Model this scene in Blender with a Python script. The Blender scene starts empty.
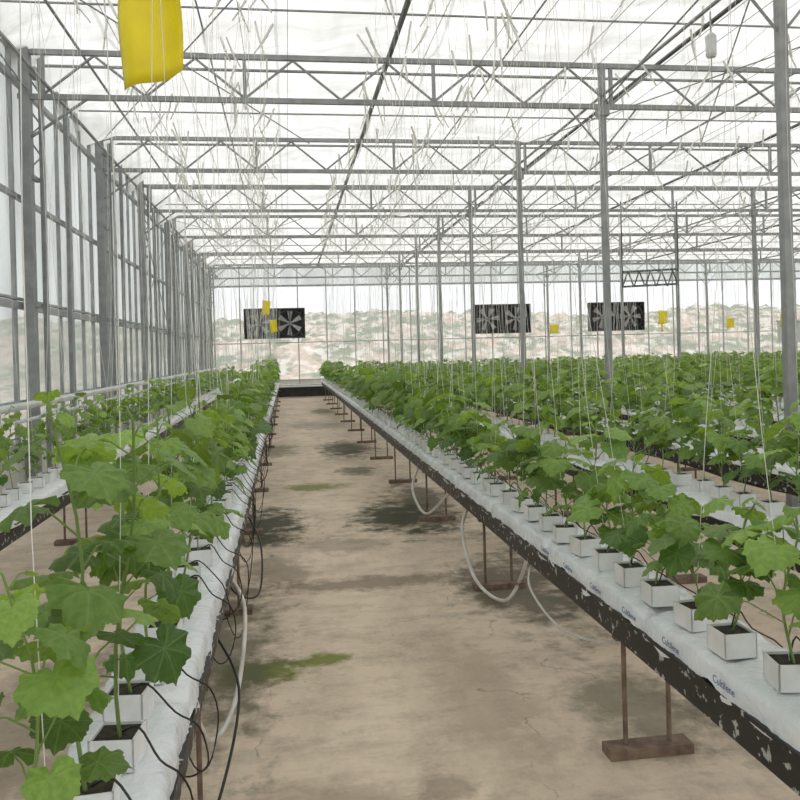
import bpy, math, random
import numpy as np
from mathutils import Vector, Matrix
random.seed(7)
scene = bpy.context.scene
try:
    scene.view_settings.view_transform = 'Standard'
    scene.view_settings.look = 'None'
except Exception:
    pass

# ------------------------------------------------------------------ materials
def new_mat(name):
    m = bpy.data.materials.new(name); m.use_nodes = True
    nt = m.node_tree; nt.nodes.clear()
    out = nt.nodes.new('ShaderNodeOutputMaterial')
    return m, nt, out
def N(nt, t, **kw):
    n = nt.nodes.new(t)
    for k, v in kw.items(): setattr(n, k, v)
    return n
def L(nt, a, b): nt.links.new(a, b)
def mixc(nt, fac, a, b, mode='MIX'):
    n = nt.nodes.new('ShaderNodeMix'); n.data_type = 'RGBA'; n.blend_type = mode
    for sock, val in ((n.inputs[0], fac), (n.inputs[6], a), (n.inputs[7], b)):
        if hasattr(val, 'links'): nt.links.new(val, sock)
        elif isinstance(val, (int, float)): sock.default_value = val
        else: sock.default_value = (*val, 1) if len(val) == 3 else val
    return n.outputs[2]
def math_n(nt, op, a, b=None, c=None, clamp=False):
    n = nt.nodes.new('ShaderNodeMath'); n.operation = op; n.use_clamp = clamp
    for i, val in enumerate((a, b, c)):
        if val is None: continue
        if hasattr(val, 'links'): nt.links.new(val, n.inputs[i])
        else: n.inputs[i].default_value = val
    return n.outputs[0]
def noise(nt, vec, scale, detail=4, rough=0.55):
    n = nt.nodes.new('ShaderNodeTexNoise'); n.inputs['Scale'].default_value = scale
    n.inputs['Detail'].default_value = detail; n.inputs['Roughness'].default_value = rough
    if vec is not None: nt.links.new(vec, n.inputs['Vector'])
    return n.outputs[0]
def ramp(nt, fac, p0, p1, c0=(0, 0, 0), c1=(1, 1, 1)):
    n = nt.nodes.new('ShaderNodeValToRGB'); e = n.color_ramp.elements
    e[0].position = p0; e[1].position = p1; e[0].color = (*c0, 1); e[1].color = (*c1, 1)
    nt.links.new(fac, n.inputs[0]); return n.outputs[0]
def mapping(nt, vec, scale):
    n = nt.nodes.new('ShaderNodeMapping'); n.inputs['Scale'].default_value = scale
    nt.links.new(vec, n.inputs['Vector']); return n.outputs[0]
def simple(name, col, col2=None, rough=0.5, metal=0.0, nscale=8, lo=.35, hi=.65, bump=0.0, spec=0.5):
    m, nt, out = new_mat(name)
    p = N(nt, 'ShaderNodeBsdfPrincipled'); L(nt, p.outputs[0], out.inputs[0])
    p.inputs['Roughness'].default_value = rough; p.inputs['Metallic'].default_value = metal
    p.inputs['Specular IOR Level'].default_value = spec
    geo = N(nt, 'ShaderNodeNewGeometry')
    nz = noise(nt, geo.outputs['Position'], nscale)
    col2 = col2 or tuple(c * 0.8 for c in col)
    L(nt, ramp(nt, nz, lo, hi, col, col2), p.inputs['Base Color'])
    if bump:
        b = N(nt, 'ShaderNodeBump'); b.inputs['Strength'].default_value = bump; b.inputs['Distance'].default_value = .01
        L(nt, noise(nt, geo.outputs['Position'], nscale * 4), b.inputs['Height']); L(nt, b.outputs[0], p.inputs['Normal'])
    return m

M_steel = simple('galvanised_steel', (.37, .385, .39), (.27, .285, .29), .5, .2, 6)
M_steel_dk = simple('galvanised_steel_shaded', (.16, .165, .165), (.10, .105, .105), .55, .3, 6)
M_steel_lt = simple('painted_wall_steel', (.44, .46, .465), (.32, .34, .345), .5, .15, 5)
M_black = simple('black_plastic', (.012, .012, .013), (.03, .03, .03), .4, 0, 10)
M_tray = simple('tray_black_with_film_scraps', (.012, .012, .013), (.50, .51, .48), .45, 0, 26, .60, .64)
M_film = simple('white_poly_film', (.93, .95, .97), (.76, .80, .85), .22, 0, 10, .3, .75, .6, .7)
M_pot = simple('white_block_wrap', (.92, .93, .94), (.80, .80, .79), .45, 0, 14)
M_soil = simple('rockwool_growing_medium', (.025, .02, .014), (.06, .05, .03), .95, 0, 60, .4, .6)
M_rust = simple('rusty_stand_steel', (.30, .22, .16), (.16, .11, .08), .75, .2, 18)
M_hose = simple('white_hose', (.80, .78, .72), (.62, .59, .53), .4, 0, 12)
M_string = simple('white_twine', (.92, .92, .88), (.80, .80, .76), .8, 0, 20)
M_wire = simple('steel_wire', (.28, .29, .30), (.18, .19, .2), .4, .5, 8)
M_pipe = simple('pale_heating_pipe', (.70, .73, .71), (.56, .60, .58), .4, 0, 5)
M_yel = simple('yellow_sticky_card', (.98, .82, .014), (.88, .70, .01), .35, 0, 9, .3, .75)
M_fanblade = simple('fan_blade_metal', (.50, .51, .52), (.36, .37, .38), .45, .2, 6)
M_fanbox = simple('fan_housing_metal', (.07, .075, .08), (.04, .04, .045), .6, .2, 6)
M_blue = simple('blue_print_ink', (.04, .10, .30), (.03, .08, .25), .5)
M_device = simple('white_device_plastic', (.72, .74, .74), (.6, .62, .62), .4)

def cloth_mat(name, col, transl):
    m, nt, out = new_mat(name)
    geo = N(nt, 'ShaderNodeNewGeometry'); pos = geo.outputs['Position']
    n1 = noise(nt, mapping(nt, pos, (.35, 1.6, 1)), 1.1, 4)
    n2 = noise(nt, mapping(nt, pos, (3, .7, 1)), 1.6, 3)
    n3 = noise(nt, mapping(nt, pos, (.25, 3, 1)), 1.6, 3, .5)
    c = mixc(nt, ramp(nt, n1, .35, .70), col, tuple(k * .76 for k in col))  # fold and crease shading put into the cloth colour as noise streaks
    c = mixc(nt, math_n(nt, 'MULTIPLY', ramp(nt, n2, .42, .72), .5), c, tuple(k * .66 for k in col))
    c = mixc(nt, math_n(nt, 'MULTIPLY', ramp(nt, n3, .45, .68), .45), c, tuple(k * .62 for k in col))
    # panel seams every ~2.1 m running the length of the house
    sp = N(nt, 'ShaderNodeSeparateXYZ'); L(nt, pos, sp.inputs[0])
    fx = math_n(nt, 'PINGPONG', math_n(nt, 'ADD', sp.outputs[0], math_n(nt, 'MULTIPLY', n1, .06)), 1.05)
    c = mixc(nt, math_n(nt, 'MULTIPLY', math_n(nt, 'LESS_THAN', fx, .02), .5), c, tuple(k * .45 for k in col))
    d = N(nt, 'ShaderNodeBsdfDiffuse'); t = N(nt, 'ShaderNodeBsdfTranslucent'); mx = N(nt, 'ShaderNodeMixShader')
    L(nt, c, d.inputs[0]); L(nt, c, t.inputs[0]); mx.inputs[0].default_value = transl
    b = N(nt, 'ShaderNodeBump'); b.inputs['Strength'].default_value = .8; b.inputs['Distance'].default_value = .08
    L(nt, noise(nt, mapping(nt, pos, (1.2, 2.5, 1)), 1.8, 2), b.inputs['Height'])
    L(nt, b.outputs[0], d.inputs['Normal']); L(nt, b.outputs[0], t.inputs['Normal'])
    L(nt, d.outputs[0], mx.inputs[1]); L(nt, t.outputs[0], mx.inputs[2]); L(nt, mx.outputs[0], out.inputs[0])
    return m
M_cloth = cloth_mat('shade_cloth_translucent', (.90, .90, .885), .57)

def glazing(name, tcol, tr, dcol):
    m, nt, out = new_mat(name)
    geo = N(nt, 'ShaderNodeNewGeometry')
    T = N(nt, 'ShaderNodeBsdfTransparent'); T.inputs[0].default_value = (*tcol, 1)
    D = N(nt, 'ShaderNodeBsdfTranslucent'); G = N(nt, 'ShaderNodeBsdfDiffuse')
    nz = noise(nt, mapping(nt, geo.outputs['Position'], (1, 1, .35)), 1.6, 5)
    c = ramp(nt, nz, .3, .7, dcol, tuple(k * .75 for k in dcol))
    L(nt, c, D.inputs[0]); L(nt, c, G.inputs[0])
    a = N(nt, 'ShaderNodeMixShader'); a.inputs[0].default_value = .3
    L(nt, D.outputs[0], a.inputs[1]); L(nt, G.outputs[0], a.inputs[2])
    b = N(nt, 'ShaderNodeMixShader')
    f = math_n(nt, 'MULTIPLY_ADD', ramp(nt, nz, .3, .75), min(.25, (1 - tr) * .8), (1 - tr) * .6, True)
    L(nt, f, b.inputs[0]); L(nt, T.outputs[0], b.inputs[1]); L(nt, a.outputs[0], b.inputs[2])
    L(nt, b.outputs[0], out.inputs[0])
    return m
M_glass_side = glazing('dusty_side_glazing', (.90, .92, .91), .5, (.80, .82, .81))
M_glass_end = glazing('clear_end_glazing', (.98, .98, .98), .86, (.92, .93, .93))

def leaf_mat():
    m, nt, out = new_mat('cucumber_leaf')
    a = N(nt, 'ShaderNodeAttribute'); a.attribute_name = 'tint'
    u = N(nt, 'ShaderNodeAttribute'); u.attribute_name = 'luv'
    sp = N(nt, 'ShaderNodeSeparateXYZ'); L(nt, u.outputs['Vector'], sp.inputs[0])
    ang = math_n(nt, 'ARCTAN2', sp.outputs[0], sp.outputs[1])
    q = math.radians(46)
    rr = math_n(nt, 'SQRT', math_n(nt, 'ADD', math_n(nt, 'MULTIPLY', sp.outputs[0], sp.outputs[0]), math_n(nt, 'MULTIPLY', sp.outputs[1], sp.outputs[1])))
    near = math_n(nt, 'MULTIPLY', math_n(nt, 'ROUND', math_n(nt, 'DIVIDE', ang, q)), q)
    dist = math_n(nt, 'MULTIPLY', rr, math_n(nt, 'ABSOLUTE', math_n(nt, 'SUBTRACT', ang, near)))
    vein = math_n(nt, 'SUBTRACT', 1, math_n(nt, 'DIVIDE', dist, .03), None, True)
    vein = math_n(nt, 'MULTIPLY', vein, math_n(nt, 'LESS_THAN', rr, 1.3))
    nz = noise(nt, u.outputs['Vector'], 6, 3)
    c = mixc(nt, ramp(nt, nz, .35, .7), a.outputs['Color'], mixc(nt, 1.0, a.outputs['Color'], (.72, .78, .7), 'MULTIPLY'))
    c = mixc(nt, math_n(nt, 'MULTIPLY', vein, .30), c, (.30, .42, .15))
    p = N(nt, 'ShaderNodeBsdfPrincipled'); p.inputs['Roughness'].default_value = .42
    p.inputs['Specular IOR Level'].default_value = .45
    L(nt, c, p.inputs['Base Color'])
    b = N(nt, 'ShaderNodeBump'); b.inputs['Strength'].default_value = .5; b.inputs['Distance'].default_value = .004
    L(nt, noise(nt, u.outputs['Vector'], 9, 3), b.inputs['Height']); L(nt, b.outputs[0], p.inputs['Normal'])
    t = N(nt, 'ShaderNodeBsdfTranslucent')
    L(nt, mixc(nt, 1.0, c, (1.8, 1.6, .7), 'MULTIPLY'), t.inputs[0])
    mx = N(nt, 'ShaderNodeMixShader'); mx.inputs[0].default_value = .38
    L(nt, p.outputs[0], mx.inputs[1]); L(nt, t.outputs[0], mx.inputs[2]); L(nt, mx.outputs[0], out.inputs[0])
    return m
M_leaf = leaf_mat()

def floor_mat():
    m, nt, out = new_mat('stained_concrete')
    geo = N(nt, 'ShaderNodeNewGeometry'); pos = geo.outputs['Position']
    n1 = noise(nt, pos, .7, 6, .6); n2 = noise(nt, pos, 5, 6, .65); n3 = noise(nt, mapping(nt, pos, (1, .35, 1)), 2.2, 5, .6)
    n4 = noise(nt, mapping(nt, pos, (.5, 1.6, 1)), 3.2, 6, .7)
    c = mixc(nt, ramp(nt, n1, .35, .65), (.80, .655, .505), (.66, .53, .40))
    c = mixc(nt, math_n(nt, 'MULTIPLY', ramp(nt, n3, .46, .66), .55), c, (.45, .355, .265))
    c = mixc(nt, math_n(nt, 'MULTIPLY', ramp(nt, n4, .50, .66), .45), c, (.38, .30, .22))
    c = mixc(nt, math_n(nt, 'MULTIPLY', ramp(nt, n2, .5, .68), .5), c, (.32, .25, .185))
    fine = noise(nt, pos, 45, 3, .7)
    c = mixc(nt, math_n(nt, 'MULTIPLY', ramp(nt, fine, .35, .75), .3), c, (.88, .78, .66))
    sp = N(nt, 'ShaderNodeSeparateXYZ'); L(nt, pos, sp.inputs[0])
    wob = noise(nt, pos, 3.0, 5, .6)
    wob2 = noise(nt, pos, 9.0, 5, .7)
    def patch(c, x, y, rx, ry, col, st):
        dx = math_n(nt, 'DIVIDE', math_n(nt, 'SUBTRACT', sp.outputs[0], x), rx)
        dy = math_n(nt, 'DIVIDE', math_n(nt, 'SUBTRACT', sp.outputs[1], y), ry)
        d = math_n(nt, 'SQRT', math_n(nt, 'ADD', math_n(nt, 'MULTIPLY', dx, dx), math_n(nt, 'MULTIPLY', dy, dy)))
        d = math_n(nt, 'ADD', d, math_n(nt, 'MULTIPLY_ADD', wob, 1.8, -.9))
        d = math_n(nt, 'ADD', d, math_n(nt, 'MULTIPLY_ADD', wob2, 1.6, -.8))
        return mixc(nt, math_n(nt, 'MULTIPLY', ramp(nt, d, .45, 1.15, (1, 1, 1), (0, 0, 0)), st), c, col)
    for (x, y, rx, ry, col, st) in [
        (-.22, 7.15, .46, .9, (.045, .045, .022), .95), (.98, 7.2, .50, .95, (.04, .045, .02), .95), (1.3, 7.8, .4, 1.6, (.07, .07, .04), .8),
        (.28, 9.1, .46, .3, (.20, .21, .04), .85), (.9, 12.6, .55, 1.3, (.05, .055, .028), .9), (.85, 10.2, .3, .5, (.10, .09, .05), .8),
        (-.2, 12.8, .4, 1.0, (.12, .11, .05), .7), (.6, 17, .8, 1.2, (.12, .11, .07), .5), (.9, 21, .5, 1.2, (.08, .08, .05), .7),
        (-.17, 3.85, .28, .18, (.17, .20, .03), .95), (.16, 3.95, .18, .09, (.19, .22, .04), .95),
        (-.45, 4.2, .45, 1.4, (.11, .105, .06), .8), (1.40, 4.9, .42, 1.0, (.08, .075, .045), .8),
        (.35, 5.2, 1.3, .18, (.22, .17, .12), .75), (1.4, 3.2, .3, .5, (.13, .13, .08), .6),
        (.4, 6.3, .5, .35, (.25, .19, .14), .55), (1.9, 3.0, .4, .6, (.14, .12, .09), .6), (1.9, 5.2, .5, 1.4, (.13, .11, .08), .6),
        (.1, 2.6, .4, .25, (.34, .26, .19), .5), (.8, 3.4, .25, .9, (.38, .29, .21), .45), (-.1, 5.6, .3, .5, (.2, .16, .11), .6),
        (-1.1, 3.4, .4, 1.2, (.2, .16, .11), .6), (.5, 2.7, .12, .1, (.2, .15, .1), .5)]:
        c = patch(c, x, y, rx, ry, col, st)
    vo = N(nt, 'ShaderNodeTexVoronoi'); vo.feature = 'DISTANCE_TO_EDGE'; vo.inputs['Scale'].default_value = .75
    wv = N(nt, 'ShaderNodeVectorMath'); wv.operation = 'ADD'; L(nt, pos, wv.inputs[0])
    nn = N(nt, 'ShaderNodeTexNoise'); nn.inputs['Scale'].default_value = 4; nn.inputs['Detail'].default_value = 5; L(nt, pos, nn.inputs['Vector'])
    sc = N(nt, 'ShaderNodeVectorMath'); sc.operation = 'SCALE'; sc.inputs['Scale'].default_value = .4
    L(nt, nn.outputs['Color'], sc.inputs[0]); L(nt, sc.outputs[0], wv.inputs[1]); L(nt, wv.outputs[0], vo.inputs['Vector'])
    crack = math_n(nt, 'MULTIPLY', ramp(nt, vo.outputs['Distance'], .0, .005, (1, 1, 1), (0, 0, 0)), ramp(nt, wob, .49, .57))
    c = mixc(nt, math_n(nt, 'MULTIPLY', crack, .6), c, (.16, .12, .08))
    p = N(nt, 'ShaderNodeBsdfPrincipled'); L(nt, c, p.inputs['Base Color'])
    L(nt, ramp(nt, n1, .3, .7, (.5, .5, .5), (.85, .85, .85)), p.inputs['Roughness'])
    p.inputs['Specular IOR Level'].default_value = .25
    b = N(nt, 'ShaderNodeBump'); b.inputs['Strength'].default_value = .5; b.inputs['Distance'].default_value = .012
    L(nt, math_n(nt, 'ADD', n2, math_n(nt, 'MULTIPLY', fine, .4)), b.inputs['Height']); L(nt, b.outputs[0], p.inputs['Normal'])
    L(nt, p.outputs[0], out.inputs[0])
    return m
M_floor = floor_mat()

def hill_mat():
    m, nt, out = new_mat('hazy_rocky_slope')  # distance haze is put into the slope colours as pale tones
    geo = N(nt, 'ShaderNodeNewGeometry'); pos = geo.outputs['Position']
    n1 = noise(nt, mapping(nt, pos, (1, .4, 3.5)), .28, 8, .7); n2 = noise(nt, mapping(nt, pos, (1, .4, 2)), .9, 6, .7)
    c = mixc(nt, ramp(nt, n1, .45, .53), (.43, .35, .29), (.17, .20, .14))
    c = mixc(nt, math_n(nt, 'MULTIPLY', ramp(nt, n2, .50, .56), .75), c, (.58, .55, .51))
    d = N(nt, 'ShaderNodeBsdfDiffuse'); L(nt, c, d.inputs[0]); L(nt, d.outputs[0], out.inputs[0])
    return m
M_hill = hill_mat()

# ------------------------------------------------------------------ mesh helpers
class Acc:
    def __init__(s): s.v = []; s.f = []
    def box(s, c, d, R=None):
        b = len(s.v); hx, hy, hz = d[0] / 2, d[1] / 2, d[2] / 2
        for z in (-hz, hz):
            for x, y in ((-hx, -hy), (hx, -hy), (hx, hy), (-hx, hy)):
                p = Vector((x, y, z))
                if R is not None: p = R @ p
                s.v.append((p.x + c[0], p.y + c[1], p.z + c[2]))
        for q in ((0, 3, 2, 1), (4, 5, 6, 7), (0, 1, 5, 4), (1, 2, 6, 5), (2, 3, 7, 6), (3, 0, 4, 7)):
            s.f.append(tuple(b + i for i in q))
    def tube(s, pts, r, n=6, cap=True):
        pts = [Vector(p) for p in pts]; b = len(s.v); k = len(pts)
        rs = r if isinstance(r, (list, tuple)) else [r] * k
        for i, p in enumerate(pts):
            t = (pts[min(i + 1, k - 1)] - pts[max(i - 1, 0)]).normalized()
            ref = Vector((0, 0, 1)) if abs(t.z) < .9 else Vector((1, 0, 0))
            u = t.cross(ref).normalized(); w = t.cross(u)
            for j in range(n):
                a = 2 * math.pi * (j + .5) / n
                q = p + (u * math.cos(a) + w * math.sin(a)) * rs[i]
                s.v.append((q.x, q.y, q.z))
        for i in range(k - 1):
            for j in range(n):
                j2 = (j + 1) % n
                s.f.append((b + i * n + j, b + i * n + j2, b + (i + 1) * n + j2, b + (i + 1) * n + j))
        if cap:
            s.f.append(tuple(b + j for j in range(n))[::-1]); s.f.append(tuple(b + (k - 1) * n + j for j in range(n)))
    def obj(s, name, mat, parent=None, smooth=False):
        me = bpy.data.meshes.new(name); me.from_pydata(s.v, [], s.f); me.update()
        if smooth: me.polygons.foreach_set('use_smooth', [True] * len(me.polygons))
        return add_obj(name, me, mat, parent)
def add_obj(name, me, mat, parent=None):
    o = bpy.data.objects.new(name, me); scene.collection.objects.link(o)
    if mat is not None: me.materials.append(mat)
    if parent is not None: o.parent = parent
    return o
def empty(name, loc=(0, 0, 0)):
    o = bpy.data.objects.new(name, None); o.empty_display_size = .2; o.location = loc
    scene.collection.objects.link(o); return o
def child(o, parent):
    o.parent = parent; o.matrix_parent_inverse = parent.matrix_basis.inverted()
def catmull(pts, k=6):
    P = [Vector(p) for p in pts]; out = []
    for i in range(len(P) - 1):
        a0 = P[max(i - 1, 0)]; b0 = P[i]; c0 = P[i + 1]; d0 = P[min(i + 2, len(P) - 1)]
        for t in np.linspace(0, 1, k, endpoint=False):
            t = float(t); t2 = t * t; t3 = t2 * t
            out.append(.5 * ((2 * b0) + (c0 - a0) * t + (2 * a0 - 5 * b0 + 4 * c0 - d0) * t2 + (3 * b0 - a0 - 3 * c0 + d0) * t3))
    out.append(P[-1]); return out

XL, XR, Y0, Y1 = -3.28, 27.0, -3.0, 36.0
ZC = 5.56
# ------------------------------------------------------------------ floor, outside ground
a = Acc(); a.box(((XL + XR) / 2, (Y0 + Y1) / 2, -.05), (XR - XL + .4, Y1 - Y0 + .4, .1)); a.obj('floor', M_floor)

def hill():
    xs = np.linspace(-70, 110, 240); ys = np.linspace(-40, 150, 240)
    X, Y = np.meshgrid(xs, ys)
    d = np.maximum(np.maximum(XL - 8 - X, X - XR - 8), np.maximum(Y0 - 8 - Y, Y - Y1 - 10)); d = np.maximum(d, 0)
    Z = -.15 + 6.0 * (1 - np.exp(-(d / 26) ** 1.3)) + (np.sin(X * .31 + 1) * np.cos(Y * .23) * .6 + np.sin(X * .83 + Y * .6) * .35 + np.sin(X * .13) * .5 + np.sin(X * 1.9 - Y * 1.2) * .25 + np.sin(X * 2.7 + Y * 2.1) * .18) * np.clip(d / 12, 0, 1)
    V = np.stack([X, Y, Z], -1).reshape(-1, 3); n = 240
    F = [(i * n + j, i * n + j + 1, (i + 1) * n + j + 1, (i + 1) * n + j) for i in range(n - 1) for j in range(n - 1)]
    me = bpy.data.meshes.new('hillside'); me.from_pydata(V.tolist(), [], F); me.polygons.foreach_set('use_smooth', [True] * len(F))
    add_obj('hillside', me, M_hill)
hill()

# ------------------------------------------------------------------ ceiling cloth
def ceiling():
    nx, ny = 420, 480
    X, Y = np.meshgrid(np.linspace(XL - .05, XR, nx), np.linspace(Y0, Y1, ny))
    per = 2.0
    ph = (Y - 1.3) / per
    fr = ph - np.floor(ph)
    cell = np.floor(ph)
    sag = .17 * np.sin(np.pi * fr) * (1 + .4 * np.sin(X * 1.7 + cell * 2.1) + .3 * np.sin(X * 4.1 + cell * 1.3))
    wr = .03 * np.sin(X * 9 + 3 * np.sin(Y * 1.3 + cell)) * np.sin(np.pi * fr) + .014 * np.sin(Y * 12 + 2 * np.sin(X * 1.1) + cell)
    Z = ZC + .10 - sag - wr * .8
    edge = np.clip((XL + .8 - X) / .8, 0, 1)
    Z = Z - .28 * edge ** 2 * (1 + .5 * np.sin(Y * 6))
    V = np.stack([X, Y, Z], -1).reshape(-1, 3)
    F = [(i * nx + j, i * nx + j + 1, (i + 1) * nx + j + 1, (i + 1) * nx + j) for i in range(ny - 1) for j in range(nx - 1)]
    me = bpy.data.meshes.new('ceiling'); me.from_pydata(V.tolist(), [], F); me.polygons.foreach_set('use_smooth', [True] * len(F))
    add_obj('ceiling', me, M_cloth)
ceiling()

# ------------------------------------------------------------------ walls
TY = [-1.5 + 4 * i for i in range(10)]
def side_wall(name, x, sgn, mat_g):
    e = empty(name, (x, (Y0 + Y1) / 2, 0))
    f = Acc(); g = Acc()
    g.box((x - sgn * .06, (Y0 + Y1) / 2, (ZC + .1) / 2), (.008, Y1 - Y0, ZC + .1))
    yy = Y0; k = 0
    while yy < Y1 - .2:
        f.box((x, yy, (ZC + .1) / 2), (.05, .035 if k % 2 else .06, ZC + .1)); yy += 2 / 3.0; k += 1
    for z, h in ((.45, .1), (1.0, .05), (2.2, .09), (2.28, .03), (3.55, .06), (5.0, .07), (5.4, .12)):
        f.box((x + sgn * .01, (Y0 + Y1) / 2, z), (.06, Y1 - Y0, h))
    o1 = f.obj('frame', M_steel_lt); o2 = g.obj('glazing', mat_g)
    c = Acc()
    for y in TY:
        c.box((x + sgn * .14, y, 2.75), (.12, .15, 5.5)); c.box((x + sgn * .26, y + .2, 2.7), (.05, .05, 5.4))
        c.box((x + sgn * .10, y + 2, 2.75), (.06, .07, 5.5))
        for z in (.6, 2.2, 3.8, 5.1): c.box((x + sgn * .2, y + .1, z), (.05, .25, .05))
        for i in range(3):
            z = 3.9 + i * .4
            c.tube([(x + sgn * .14, y + .05, z), (x + sgn * .26, y + .2, z + .2)], .012, 4)
            c.tube([(x + sgn * .14, y + .05, z + .4), (x + sgn * .26, y + .2, z + .2)], .012, 4)
        c.tube([(x + sgn * .2, y, 4.3), (x + sgn * .9, y, 4.8)], .02, 5)
    for y in (TY[5], TY[8]):
        c.tube([(x + sgn * .1, y, 2.3), (x + sgn * .1, y + 4, 4.9)], .013, 5); c.tube([(x + sgn * .1, y + 4, 2.3), (x + sgn * .1, y, 4.9)], .013, 5)
    o3 = c.obj('columns', M_steel)
    k = Acc(); k.box((x - sgn * .02, (Y0 + Y1) / 2, .2), (.12, Y1 - Y0, .4)); o4 = k.obj('kerb', M_pipe)
    for o in (o1, o2, o3, o4): child(o, e)
side_wall('wall_left', XL, 1, M_glass_side)
side_wall('wall_right', XR, -1, M_glass_side)
def end_wall(name, y, sgn):
    e = empty(name, ((XL + XR) / 2, y, 0))
    f = Acc(); g = Acc(); t = Acc()
    cx = (XL + XR) / 2; w = XR - XL
    g.box((cx, y, 2.35), (w, .008, 4.5))
    x = XL
    while x < XR + .01:
        f.box((x, y, 2.8), (.045, .06, 5.6)); x += 1.27
    for z, h in ((.38, .06), (2.05, .035), (4.58, .08), (5.5, .1)):
        f.box((cx, y - sgn * .01, z), (w, .07, h))
    t.box((cx, y + sgn * .02, 5.1), (w, .01, 1.0))
    k = Acc(); k.box((cx, y + sgn * .05, .18), (w, .1, .36))
    for o in (f.obj('frame', M_steel_lt), g.obj('glazing', M_glass_end), t.obj('valance_panel', M_glass_side), k.obj('kerb', M_pipe)): child(o, e)
end_wall('wall_far', Y1, 1)
end_wall('wall_back', Y0, -1)

# ------------------------------------------------------------------ trusses, columns
for y in TY:
    e = empty('roof_truss', (0, y, 4.8))
    c = Acc(); w = Acc()
    c.box(((XL + XR) / 2, y, 4.8), (XR - XL - .1, .055, .065)); c.box(((XL + XR) / 2, y, 5.36), (XR - XL - .1, .055, .065))
    x = XL + .35; up = False; k = 0
    while x < XR - .7:
        z0, z1 = (5.33, 4.83) if up else (4.83, 5.33)
        w.tube([(x, y, z0), (x + .62, y, z1)], .018, 5)
        if k % 4 == 0: w.box((x, y, 5.08), (.045, .045, .5))
        x += .62; up = not up; k += 1
    child(c.obj('chords', M_steel), e); child(w.obj('web', M_steel), e)
for i, y in enumerate([1.3 + 2 * k for k in range(-2, 18)]):
    a = Acc(); a.tube([(XL + .1, y, 5.47), (XR - .1, y, 5.47)], .022 if i % 2 else .014, 6); a.obj('curtain_rod', M_steel)
for x in (4.38, 11.6, 19.2):
    for y in TY:
        if x > 12 and y < 10: continue
        a = Acc(); a.box((x, y, 2.68), (.08, .08, 5.36)); a.box((x, y, .02), (.2, .2, .04)); a.box((x, y, 4.72), (.16, .12, .1))
        for s in (-1, 1):
            a.tube([(x, y, 4.2), (x + s * .5, y, 4.78)], .014, 5)
        a.obj('support_column', M_steel)
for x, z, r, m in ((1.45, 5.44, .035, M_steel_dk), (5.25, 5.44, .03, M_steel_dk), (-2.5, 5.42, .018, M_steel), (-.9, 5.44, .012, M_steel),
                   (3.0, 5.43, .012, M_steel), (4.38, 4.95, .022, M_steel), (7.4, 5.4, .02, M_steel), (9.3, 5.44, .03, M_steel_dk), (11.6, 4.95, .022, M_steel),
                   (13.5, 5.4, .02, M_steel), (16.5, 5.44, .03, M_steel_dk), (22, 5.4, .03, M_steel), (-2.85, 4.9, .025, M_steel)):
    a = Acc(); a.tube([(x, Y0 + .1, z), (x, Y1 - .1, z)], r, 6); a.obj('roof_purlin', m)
a = Acc()
for x in (-3.1, 4.4, 11.6):
    for y0 in (6.5, 22.5):
        a.tube([(x, y0, 5.3), (x + 3.6, y0 + 8, 5.3)], .01, 5); a.tube([(x + 3.6, y0, 5.3), (x, y0 + 8, 5.3)], .01, 5)
        a.tube([(x, y0, 5.3), (x, y0 + 4, 4.85)], .012, 5)
a.obj('roof_cross_bracing', M_steel)
a = Acc(); yb = 20.5
for z in (3.1, 3.5): a.tube([(9.0, yb, z), (10.6, yb, z + .06)], .03, 5)
for i in range(5): a.tube([(9.0 + i * .32, yb, 3.1), (9.16 + i * .32, yb, 3.52)], .02, 5); a.tube([(9.16 + i * .32, yb, 3.52), (9.32 + i * .32, yb, 3.1)], .02, 5)
for xx in (9.0, 10.6): a.tube([(xx, yb, 3.1), (xx, yb, 5.4)], .02, 5)
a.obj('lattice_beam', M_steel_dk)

# ------------------------------------------------------------------ plants (numpy)
def leaf_template(lod):
    cp = [(0, 1.06), (12, .92), (24, .80), (36, .83), (48, .92), (60, .84), (72, .77), (84, .80), (97, .86), (112, .79), (128, .78), (142, .78), (155, .72), (168, .50), (180, .16)]
    ca = np.radians([c[0] for c in cp]); cr = np.array([c[1] for c in cp])
    n, rings = {0: (48, (.33, .68, 1.0)), 1: (20, (.6, 1.0)), 2: (8, (1.0,))}[lod]
    th = np.linspace(-np.pi, np.pi, n, endpoint=False)
    R = np.interp(np.abs(th), ca, cr)
    if lod == 0: R = R * (1 + .03 * np.where(np.arange(n) % 2 == 0, 1, -1))
    V = [np.zeros(3)]
    for q in rings:
        r = R * q
        x = r * np.sin(th); y = r * np.cos(th)
        z = -.26 * r ** 2 + .05 * r * np.cos(th * 360 / 46) + .12 * np.abs(x) * (1 if lod < 2 else .5)
        if lod == 0 and q == 1.0: z = z + .04 * np.sin(th * 11)
        V += list(np.stack([x, y, z], -1))
    F = []
    for j in range(n):
        F.append((0, 1 + (j + 1) % n, 1 + j))
    for k in range(len(rings) - 1):
        o1 = 1 + k * n; o2 = 1 + (k + 1) * n
        for j in range(n):
            j2 = (j + 1) % n
            F.append((o1 + j, o1 + j2, o2 + j2)); F.append((o1 + j, o2 + j2, o2 + j))
    return np.array(V), np.array(F)
LT = {k: leaf_template(k) for k in (0, 1, 2)}
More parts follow.
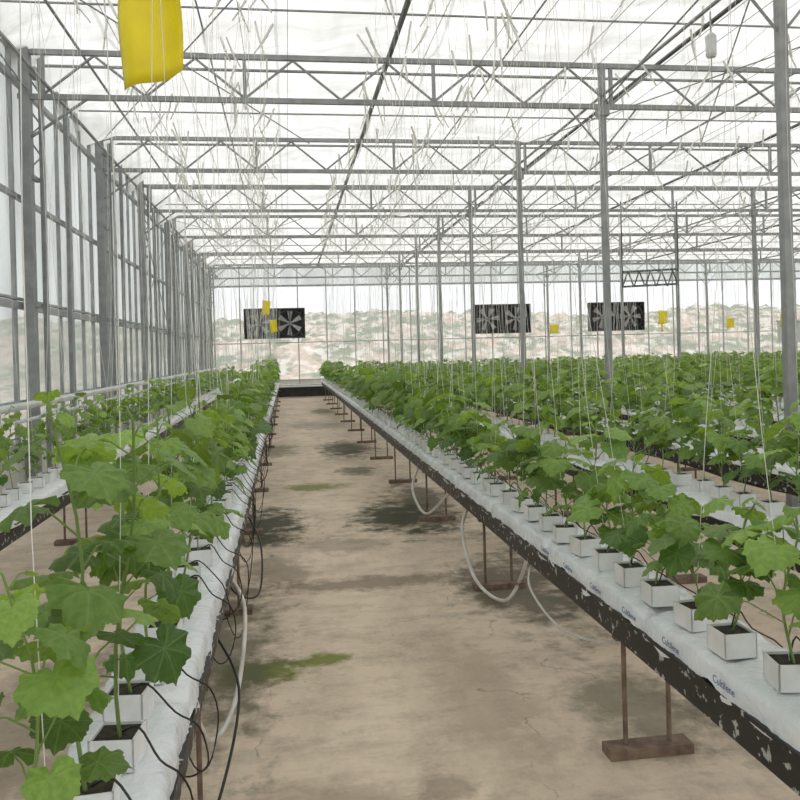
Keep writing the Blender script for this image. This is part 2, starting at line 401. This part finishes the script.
def make_plant(rng, h, n, smin, smax, lod, t0=.18):
    V = []; F = []; U = []; C = []; off = 0
    lv, lf = LT[lod]
    sx, sy = rng.uniform(-.04, .04, 2); ph = rng.uniform(0, 6)
    def stem(t): return np.array([sx * t * 1.5 + .014 * math.sin(ph + t * 7), sy * t * 1.5 + .014 * math.cos(ph + t * 6), t * h])
    ac = Acc()
    pts = [tuple(stem(t)) for t in np.linspace(0, 1, 8 if lod < 2 else 3)]
    ac.tube(pts, [.0042 - .0017 * i / (len(pts) - 1) for i in range(len(pts))] if lod < 2 else .005, 5 if lod == 0 else 3, False)
    az = rng.uniform(0, 6.28)
    for i in range(n):
        t = t0 + (1 - t0) * (i + rng.uniform(-.25, .25)) / (n - 1); t = min(max(t, .08), 1.0)
        az += 2.4 + rng.uniform(-.5, .5)
        size = smin + (smax - smin) * min(1, (1.0 - abs(t - .55) * 1.2)) * rng.uniform(.7, 1.2)
        if t > .9: size = smin * rng.uniform(.4, .8)
        pl = (.045 + .095 * min(1, 1.3 - t)) * rng.uniform(.7, 1.35)
        if t > .92: pl *= .5
        el = rng.uniform(.2, .9)
        o = np.array([math.cos(az), math.sin(az), 0])
        p0 = stem(t); pm = p0 + o * pl * .55 * math.cos(el) + np.array([0, 0, pl * .65 * math.sin(el) + .01]); p1 = p0 + o * pl * math.cos(el) + np.array([0, 0, pl * math.sin(el)])
        ac.tube([tuple(p0), tuple(pm), tuple(p1)], [.0024, .002, .0017] if lod < 2 else .003, 4 if lod == 0 else 3, False)
        pitch = rng.uniform(.0, .65) + (.45 if rng.random() < .25 else 0)
        roll = rng.uniform(-.4, .4)
        tz = np.array([o[0] * math.cos(pitch), o[1] * math.cos(pitch), -math.sin(pitch)])
        nz = np.array([o[0] * math.sin(pitch), o[1] * math.sin(pitch), math.cos(pitch)])
        sd = np.cross(tz, nz)
        sd2 = sd * math.cos(roll) + nz * math.sin(roll); nz2 = nz * math.cos(roll) - sd * math.sin(roll)
        q = lv * np.array([rng.uniform(.92, 1.15), 1, rng.uniform(.6, 2.4)])
        W = (p1 + (q[:, :1] * sd2 + q[:, 1:2] * tz + q[:, 2:3] * nz2) * size)
        V.append(W); F.append(lf + off); off += len(lv)
        U.append(lv * np.array([1, 1, 0]) + np.array([0, 0, rng.uniform(0, 50)]))
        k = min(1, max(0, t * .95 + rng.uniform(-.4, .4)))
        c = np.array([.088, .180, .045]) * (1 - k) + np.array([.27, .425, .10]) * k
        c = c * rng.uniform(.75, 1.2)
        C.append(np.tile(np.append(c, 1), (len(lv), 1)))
    sv = np.array(ac.v); sf = np.array([t for q in ac.f for t in ((q[0], q[1], q[2]), (q[0], q[2], q[3]))])
    V.append(sv); F.append(sf + off); U.append(np.tile([9., 9., 0.], (len(sv), 1))); C.append(np.tile([.30, .42, .15, 1.], (len(sv), 1)))
    return np.vstack(V), np.vstack(F), np.vstack(U), np.vstack(C)
def tri_obj(name, parts, mat, parent=None):
    off = 0; Vs = []; Fs = []; Us = []; Cs = []
    for V, F, U, C in parts:
        Vs.append(V); Fs.append(F + off); Us.append(U); Cs.append(C); off += len(V)
    V = np.vstack(Vs).astype(np.float32); F = np.vstack(Fs).astype(np.int32); U = np.vstack(Us).astype(np.float32); C = np.vstack(Cs).astype(np.float32)
    me = bpy.data.meshes.new(name)
    me.vertices.add(len(V)); me.vertices.foreach_set('co', V.ravel())
    me.loops.add(F.size); me.loops.foreach_set('vertex_index', F.ravel())
    me.polygons.add(len(F)); me.polygons.foreach_set('loop_start', np.arange(0, F.size, 3, dtype=np.int32))
    try: me.polygons.foreach_set('loop_total', np.full(len(F), 3, dtype=np.int32))
    except Exception: pass
    me.polygons.foreach_set('use_smooth', np.ones(len(F), dtype=bool))
    at = me.attributes.new('luv', 'FLOAT_VECTOR', 'POINT'); at.data.foreach_set('vector', U.ravel())
    at = me.attributes.new('tint', 'FLOAT_COLOR', 'POINT'); at.data.foreach_set('color', C.ravel())
    me.update(calc_edges=True); me.validate()
    return add_obj(name, me, mat, parent)
rng = np.random.default_rng(23)
VAR = {}
for lod, cnt in ((0, 16), (1, 12), (2, 10)):
    VAR[('tall', lod)] = [make_plant(rng, rng.uniform(.46, .70), 13, .036, .078, lod) for _ in range(cnt)]
    VAR[('short', lod)] = [make_plant(rng, rng.uniform(.30, .52), 13, .040, .088, lod) for _ in range(cnt)]
def place(p, x, y, z, ang, s, br):
    V, F, U, C = p
    c, sn = math.cos(ang), math.sin(ang)
    R = np.array([[c, -sn, 0], [sn, c, 0], [0, 0, 1]])
    C2 = C.copy(); C2[:, :3] *= br
    return (V * s) @ R.T + np.array([x, y, z]), F, U, C2

# ------------------------------------------------------------------ gutter rows
YE = 27.6
STEP = .235
def row(xc, kind, lodshift, y0=1.15, main=False, side=1, hw=1.0, poff=0.0, ps=1.0):
    e = empty('hydroponic_gutter', (xc, (y0 + YE) / 2, 0))
    t = Acc(); Lr = YE - y0 + 1.0; ym = (YE + y0 - 1.0) / 2
    t.box((xc, ym, .455), (.25 * hw, Lr, .02)); t.box((xc - .128 * hw, ym, .50), (.012, Lr, .11)); t.box((xc + .128 * hw, ym, .50), (.012, Lr, .11))
    t.box((xc - .14 * hw, ym, .548), (.02, Lr, .012)); t.box((xc + .14 * hw, ym, .548), (.02, Lr, .012))
    t.box((xc, ym, .43), (.06, Lr, .05))
    child(t.obj('tray', M_tray), e)
    st = .03 if main else .2
    ys = np.arange(y0 - 1.0, YE, st)
    prof = [(-.138, .552), (-.141, .57), (-.137, .600), (-.124, .616), (-.06, .622), (0, .624), (.06, .622), (.124, .616), (.137, .600), (.141, .57), (.138, .552)]
    V = []; F = []
    r = np.random.default_rng(int(abs(xc) * 100)); nP = len(prof)
    ph = r.uniform(0, 6, 8)
    for i, y in enumerate(ys):
        fr = ((y + .37 * xc) % 1.0)
        dip = .02 * math.exp(-((min(fr, 1 - fr)) / .025) ** 2)
        for j, (px, pz) in enumerate(prof):
            px *= hw
            wz = .003 * math.sin(y * 23 + ph[0] + j) + .003 * math.sin(y * 51 + ph[1] + j * 2.3) + .002 * math.sin(y * 9 + ph[2] - j * .7)
            wx = .004 * math.sin(y * 31 + ph[3] + j * 1.3) + .003 * math.sin(y * 13 + ph[4]) + .003 * math.sin(y * 67 + j * 2)
            if j in (0, nP - 1): wz += .010 * math.sin(y * 11 + ph[5] + j) + .008 * math.sin(y * 37 + ph[6]) - .008; px *= 1.06
            s = 1 if px > 0 else -1
            V.append((xc + px + s * wx - s * dip * .3, y, pz + wz - (dip if 0 < j < nP - 1 else 0)))
        if i:
            b = (i - 1) * nP
            for j in range(nP - 1): F.append((b + j, b + j + nP, b + j + nP + 1, b + j + 1))
    ac = Acc(); ac.v = V; ac.f = F
    child(ac.obj('film_wrapped_slabs', M_film, None, True), e)
    pot = Acc(); soil = Acc(); drip = Acc(); strs = Acc(); plants = []
    y = y0 + .1; k = 0
    rr = random.Random(int(xc * 97) + 5)
    while y < YE - .2:
        jx = rr.uniform(-.015, .015) + poff; jy = rr.uniform(-.02, .02); zt = .625
        px, py = xc + jx, y + jy
        R = Matrix.Rotation(rr.uniform(-.2, .2), 3, 'Z')
        if y < 14 or main:
            h = .046; hh = .068
            for sx, sy, dx, dy in ((-1, 0, .004, .096), (1, 0, .004, .096), (0, -1, .096, .004), (0, 1, .096, .004)):
                p = R @ Vector((sx * h, sy * h, 0)); pot.box((px + p.x, py + p.y, zt + hh / 2), (dx, dy, hh), R)
            soil.box((px, py, zt + hh / 2 - .003), (.09, .09, hh - .008), R)
        else:
            pot.box((px, py, zt + .035), (.1, .1, .07), R)
        d = math.hypot(px, py)
        lod = 0 if d < 6.5 else (1 if d < 13 else 2)
        lod = min(2, lod + lodshift)
        v = VAR[(kind, lod)]
        s = rr.uniform(.74, 1.16) * ps
        if y > 5: s *= 1.0 + min(.14 if kind == 'short' else .06, (y - 5) * .04)
        if not (y > 4 and rr.random() < .05):
            plants.append(place(v[rr.randrange(len(v))], px, py, zt + .06, rr.uniform(0, 6.28), s, rr.uniform(.82, 1.15)))
        if y < 14 and main:
            if side > 0:
                if rr.random() < .7:
                    ex = .145 + rr.uniform(-.01, .05); lo = .30 + rr.uniform(-.1, .12)
                    drip.tube(catmull([(px, py, zt + .06), (px + .05, py - .03, zt + .085), (xc + .11, py - .05, .645), (xc + ex, py - .02, .59), (xc + ex + .015, py + .03, .48), (xc + ex - .02, py + .09, lo + .03), (xc + ex - .07, py + .15, lo), (xc + .04, py + .2, .42)], 4), .0026, 5)
            else:
                drip.tube(catmull([(px, py, zt + .07), (px + .04, py + .03, zt + .11), (px + .10, py + .06, zt + .04), (xc + .145, py + .07, .60), (xc + .15, py + .09, .5), (xc + .12, py + .11, .43)], 3), .0026, 5)
        ev = 1 if lodshift == 0 else 3
        if y < 3.0: ev = 2
        if k % ev == 0 and y < 26:
            tx = xc + rr.uniform(-.3, .3); ty = py + rr.uniform(-.4, .4)
            A_ = Vector((px, py, zt + .06)); B_ = Vector((tx, ty, 4.95)); sl = rr.uniform(.02, .18); sa = rr.uniform(0, 6.28); p2 = rr.uniform(0, 6)
            pts = []
            for q in range(9):
                u = q / 8; P = A_.lerp(B_, u); s_ = math.sin(math.pi * u) * sl
                P += Vector((math.cos(sa) * s_ + .02 * math.sin(p2 + u * 9) * math.sin(math.pi * u), math.sin(sa) * s_ * .6, 0)); pts.append(P)
            strs.tube(pts, .0012 if y < 6 else .0019, 3, False)
            hx = rr.uniform(-.12, .12)
            strs.tube([(tx, ty, 4.95), (tx + hx, ty + rr.uniform(-.1, .1), 5.14 + rr.uniform(0, .06))], .015, 4)
            strs.tube([(tx + hx * .5, ty, 5.03), (tx - hx * .8, ty + .03, 4.84)], .009, 4)
            if rr.random() < .6:
                q0 = Vector((tx, ty, 4.95)); strs.tube([q0, q0 + Vector((rr.uniform(-.15, .15), rr.uniform(-.1, .1), -.3)), q0 + Vector((rr.uniform(-.2, .2), rr.uniform(-.2, .2), -rr.uniform(.5, 1.2)))], .0018, 3, False)
        y += STEP; k += 1
    child(pot.obj('propagation_blocks', M_pot), e)
    if soil.v: child(soil.obj('growing_medium', M_soil), e)
    if drip.v: child(drip.obj('drip_tubes', M_black, None, True), e)
    hose = Acc(); hx = xc + .03
    hose.tube([(hx + .02 * math.sin(q * 1.7), q, .395 + .015 * math.sin(q * 2.9)) for q in np.arange(y0 - .8, YE, .5)], .011, 6)
    child(hose.obj('supply_hose', M_black, None, True), e)
    s = Acc(); yy = (2.80 if side < 0 else 2.66) - 2.1
    while yy < YE:
        for lx in (-.085, .085): s.tube([(xc + lx, yy, .03), (xc + lx, yy, .45)], .009, 8)
        s.box((xc, yy, .018), (.32, .085, .036)); s.box((xc, yy, .44), (.24, .04, .03))
        yy += 2.1
    child(s.obj('stands', M_rust), e)
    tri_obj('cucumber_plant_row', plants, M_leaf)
    strs.obj('trellis_strings', M_string)
    w = Acc(); w.tube([(xc, Y0 + .2, 5.0), (xc, YE + 4, 5.0)], .004, 4); w.tube([(xc + .5, Y0 + .2, 5.15), (xc + .5, YE + 4, 5.15)], .004, 4)
    w.obj('crop_support_wire', M_wire)
    return e
rowL = row(-.40, 'tall', 0, 1.25, True, 1, .88)
row(-1.75, 'tall', 0, 2.5, False, 1, 1.0, 0, .76)
rowR = row(1.28, 'short', 0, 1.3, True, -1, .96, -.045, 1.05)
row(2.42, 'short', 0, 2.5, False)
xc = 3.58; i = 0
while xc < 25.5:
    row(xc, 'short', 1 if i < 2 else 2, 3.5 + i * .8, False, 1, 1.0, 0, .95); xc += 1.165; i += 1

for k in range(6):
    cu = bpy.data.curves.new('film_print', 'FONT'); cu.body = 'Cultilene'; cu.size = .030; cu.extrude = .0003
    o = bpy.data.objects.new('film_print', cu); scene.collection.objects.link(o); cu.materials.append(M_blue)
    Mx = Matrix(((0, 0, -1), (-1, 0, 0), (0, 1, 0))).to_4x4()
    o.matrix_world = Matrix.Translation((1.28 - .1455, 2.06 + k * .30, .574)) @ Mx
    child(o, rowR)

def hoseobj(pts, r=.011, m=M_hose, name='drain_hose'):
    a = Acc(); a.tube(catmull(pts, 8), r, 8); a.obj(name, m, None, True)
hoseobj([(1.2, 5.35, .44), (1.12, 5.2, .3), (1.12, 4.85, .08), (1.22, 4.55, .03), (1.32, 4.5, .2), (1.34, 4.4, .43)], .011)
hoseobj([(1.2, 3.9, .44), (1.12, 3.7, .36), (1.17, 3.4, .26), (1.28, 3.1, .3), (1.32, 2.95, .42)], .006)
hoseobj([(1.2, 7.4, .44), (1.1, 7.2, .25), (1.15, 6.8, .1), (1.3, 6.6, .3), (1.32, 6.5, .44)], .012)
hoseobj([(-.32, 4.0, .44), (-.22, 3.7, .35), (-.24, 3.3, .12), (-.32, 3.0, .1), (-.4, 2.9, .43)], .010)
hoseobj([(-.32, 3.2, .44), (-.20, 2.9, .32), (-.24, 2.5, .15), (-.32, 2.2, .12), (-.39, 2.0, .43)], .005, M_black, 'feed_hose')
hoseobj([(-.32, 5.6, .44), (-.20, 5.2, .3), (-.20, 4.8, .1), (-.32, 4.5, .2), (-.39, 4.4, .43)], .006, M_black, 'feed_hose')
for z, x in ((1.02, -2.85), (.86, -2.85)):
    a = Acc(); a.tube([(x, Y0 + .3, z), (x, Y1 - .4, z)], .042 if z > .9 else .02, 10)
    for y in TY: a.box((x - .06, y, z), (.16, .03, .03))
    a.obj('heating_pipe', M_pipe, None, False)
e = empty('drain_header', (10, 28.3, 0))
a = Acc(); a.box((11.5, 28.3, .2), (28.5, .35, .34)); child(a.obj('trough', M_black), e)
a = Acc(); a.box((11.5, 28.3, .385), (28.6, .38, .03)); a.tube([(-2.7, 28.0, .45), (25.8, 28.0, .45)], .03, 8); child(a.obj('lid', M_pipe), e)

# ------------------------------------------------------------------ exhaust fans
def fan(x, y, z, rot):
    e = empty('exhaust_fan', (x, y, z)); S = .64
    h = Acc()
    for s in (-1, 1):
        h.box((x + s * S, y, z), (.05, .35, 2 * S + .05)); h.box((x, y, z + s * S), (2 * S + .05, .35, .05))
    h.box((x, y + .17, z), (2 * S, .01, 2 * S))
    n = 32; ring = [(x + .58 * math.cos(2 * math.pi * i / n), y - .12, z + .58 * math.sin(2 * math.pi * i / n)) for i in range(n + 1)]
    h.tube(ring, .03, 6)
    for s in (-1, 1):
        for q in (-1, 1): h.tube([(x + s * .62, y - .13, z + q * .62), (x + s * .43, y - .13, z + q * .43)], .03, 5)
    child(h.obj('housing', M_fanbox), e)
    b = Acc()
    for k in range(6):
        a0 = rot + k * math.pi / 3; i0 = len(b.v)
        for r_, da, dy in ((.10, -.25, 0), (.54, -.22, -.05), (.56, .22, .05), (.10, .25, 0)):
            b.v.append((x + r_ * math.cos(a0 + da), y - .02 + dy, z + r_ * math.sin(a0 + da)))
        b.f.append((i0, i0 + 1, i0 + 2, i0 + 3))
    b.tube([(x, y - .08, z), (x, y + .05, z)], .10, 12)
    child(b.obj('blades', M_fanblade), e)
    g = Acc(); g.tube([(x - .62, y - .16, z), (x + .62, y - .16, z)], .012, 5); g.tube([(x, y - .16, z - .62), (x, y - .16, z + .62)], .018, 5); g.tube([(x + .1, y - .16, z - .62), (x + .1, y - .16, z)], .012, 5)
    child(g.obj('braces', M_fanbox), e)
for x, r in ((-1.17, .2), (.16, .5), (9.13, .1), (10.46, .4), (14.65, .3), (15.98, 0)): fan(x, 35.7, 2.9, r)

# ------------------------------------------------------------------ sticky traps
def trap(x, y, z, w, h, yaw, tilt, curl=.02, ztop=None):
    e = empty('yellow_sticky_trap', (x, y, z)); a = Acc(); nx, nz = 10, 8
    R = Matrix.Rotation(yaw, 3, 'Z') @ Matrix.Rotation(tilt, 3, 'Y')
    for j in range(nz + 1):
        for i in range(nx + 1):
            u = i / nx - .5; v = j / nz - .5
            drop = -.03 * (.5 - u) * (1 - (v + .5)) * (h / .36)
            p = R @ Vector((u * w, curl * math.sin(u * 7 + .6) + curl * .4 * math.sin(v * 5 + u * 4), v * h + drop)); a.v.append((x + p.x, y + p.y, z + p.z))
    for j in range(nz):
        for i in range(nx): b = j * (nx + 1) + i; a.f.append((b, b + 1, b + nx + 2, b + nx + 1))
    o = a.obj('card', M_yel, None, True); m = o.modifiers.new('s', 'SOLIDIFY'); m.thickness = .0015; child(o, e)
    s = Acc(); p = R @ Vector((0, 0, h / 2)); s.tube([(x + p.x, y + p.y, z + p.z - .02), (x, y, ztop or 5.0)], .0015, 4); child(s.obj('hanging_string', M_string), e)
trap(-.455, 3.0, 2.70, .255, .36, -.38, -.03, .026)
trap(-.34, 14, 2.33, .15, .24, .5, .1, .01)
trap(-.25, 16, 2.08, .14, .24, .3, -.1, .01)
trap(6.2, 18, 1.95, .25, .2, .2, 0, .01)
trap(5.92, 12, 1.95, .17, .2, .3, .05, .01)
trap(6.4, 13, 1.85, .1, .2, .8, .05, .01)
trap(8.0, 12, 1.86, .16, .2, .3, .05, .01)
trap(10.6, 18, 2.0, .25, .22, .3, .05, .01)

e = empty('climate_sensor', (5.15, 9, 5.1))
a = Acc(); a.tube([(5.15, 9, 4.95), (5.15, 9, 4.98), (5.15, 9, 5.2), (5.15, 9, 5.24)], [.05, .065, .065, .03], 12); child(a.obj('casing', M_device), e)
a = Acc(); a.tube([(5.15, 9, 5.2), (5.15, 9, 5.5)], .012, 6); a.tube([(5.15, 9, 4.6), (5.15, 9, 4.96)], .006, 6); child(a.obj('stem', M_steel), e)
e = empty('control_cabinet', (13.5, 20, 2)); cx_ = 13.48
a = Acc(); a.box((cx_, 20, 1.78), (.5, .25, .55)); a.box((cx_, 20, 2.07), (.55, .32, .04)); child(a.obj('box', M_device), e)
a = Acc(); a.tube([(cx_ - .15, 20.05, 0), (cx_ - .15, 20.05, 1.52)], .025, 6); a.tube([(cx_ + .15, 20.05, 0), (cx_ + .15, 20.05, 1.52)], .025, 6); child(a.obj('legs', M_steel), e)

# ------------------------------------------------------------------ lights
w = bpy.data.worlds.new('overcast_sky'); scene.world = w; w.use_nodes = True
nt = w.node_tree; bg = nt.nodes['Background']; bg.inputs[0].default_value = (.96, .98, 1.0, 1); bg.inputs[1].default_value = 1.28
sd = bpy.data.lights.new('sun_through_cloud', 'SUN'); sd.energy = 3.2; sd.angle = math.radians(40); sd.color = (1, .97, .93)
so = bpy.data.objects.new('sun_through_cloud', sd); scene.collection.objects.link(so); so.rotation_euler = (math.radians(-14), math.radians(12), 0); so.location = (5, 5, 12)

# ------------------------------------------------------------------ camera
cd = bpy.data.cameras.new('camera'); cam = bpy.data.objects.new('camera', cd); scene.collection.objects.link(cam)
cd.sensor_width = 36; cd.lens = 36; cd.shift_y = -.06; cd.clip_end = 500; cd.clip_start = .05
cam.matrix_world = Matrix.Translation((0, 0, 1.5)) @ (Matrix.Rotation(math.radians(-8.04), 4, 'Z') @ Matrix.Rotation(math.radians(90), 4, 'X') @ Matrix.Rotation(math.radians(-1.5), 4, 'Z'))
scene.camera = cam
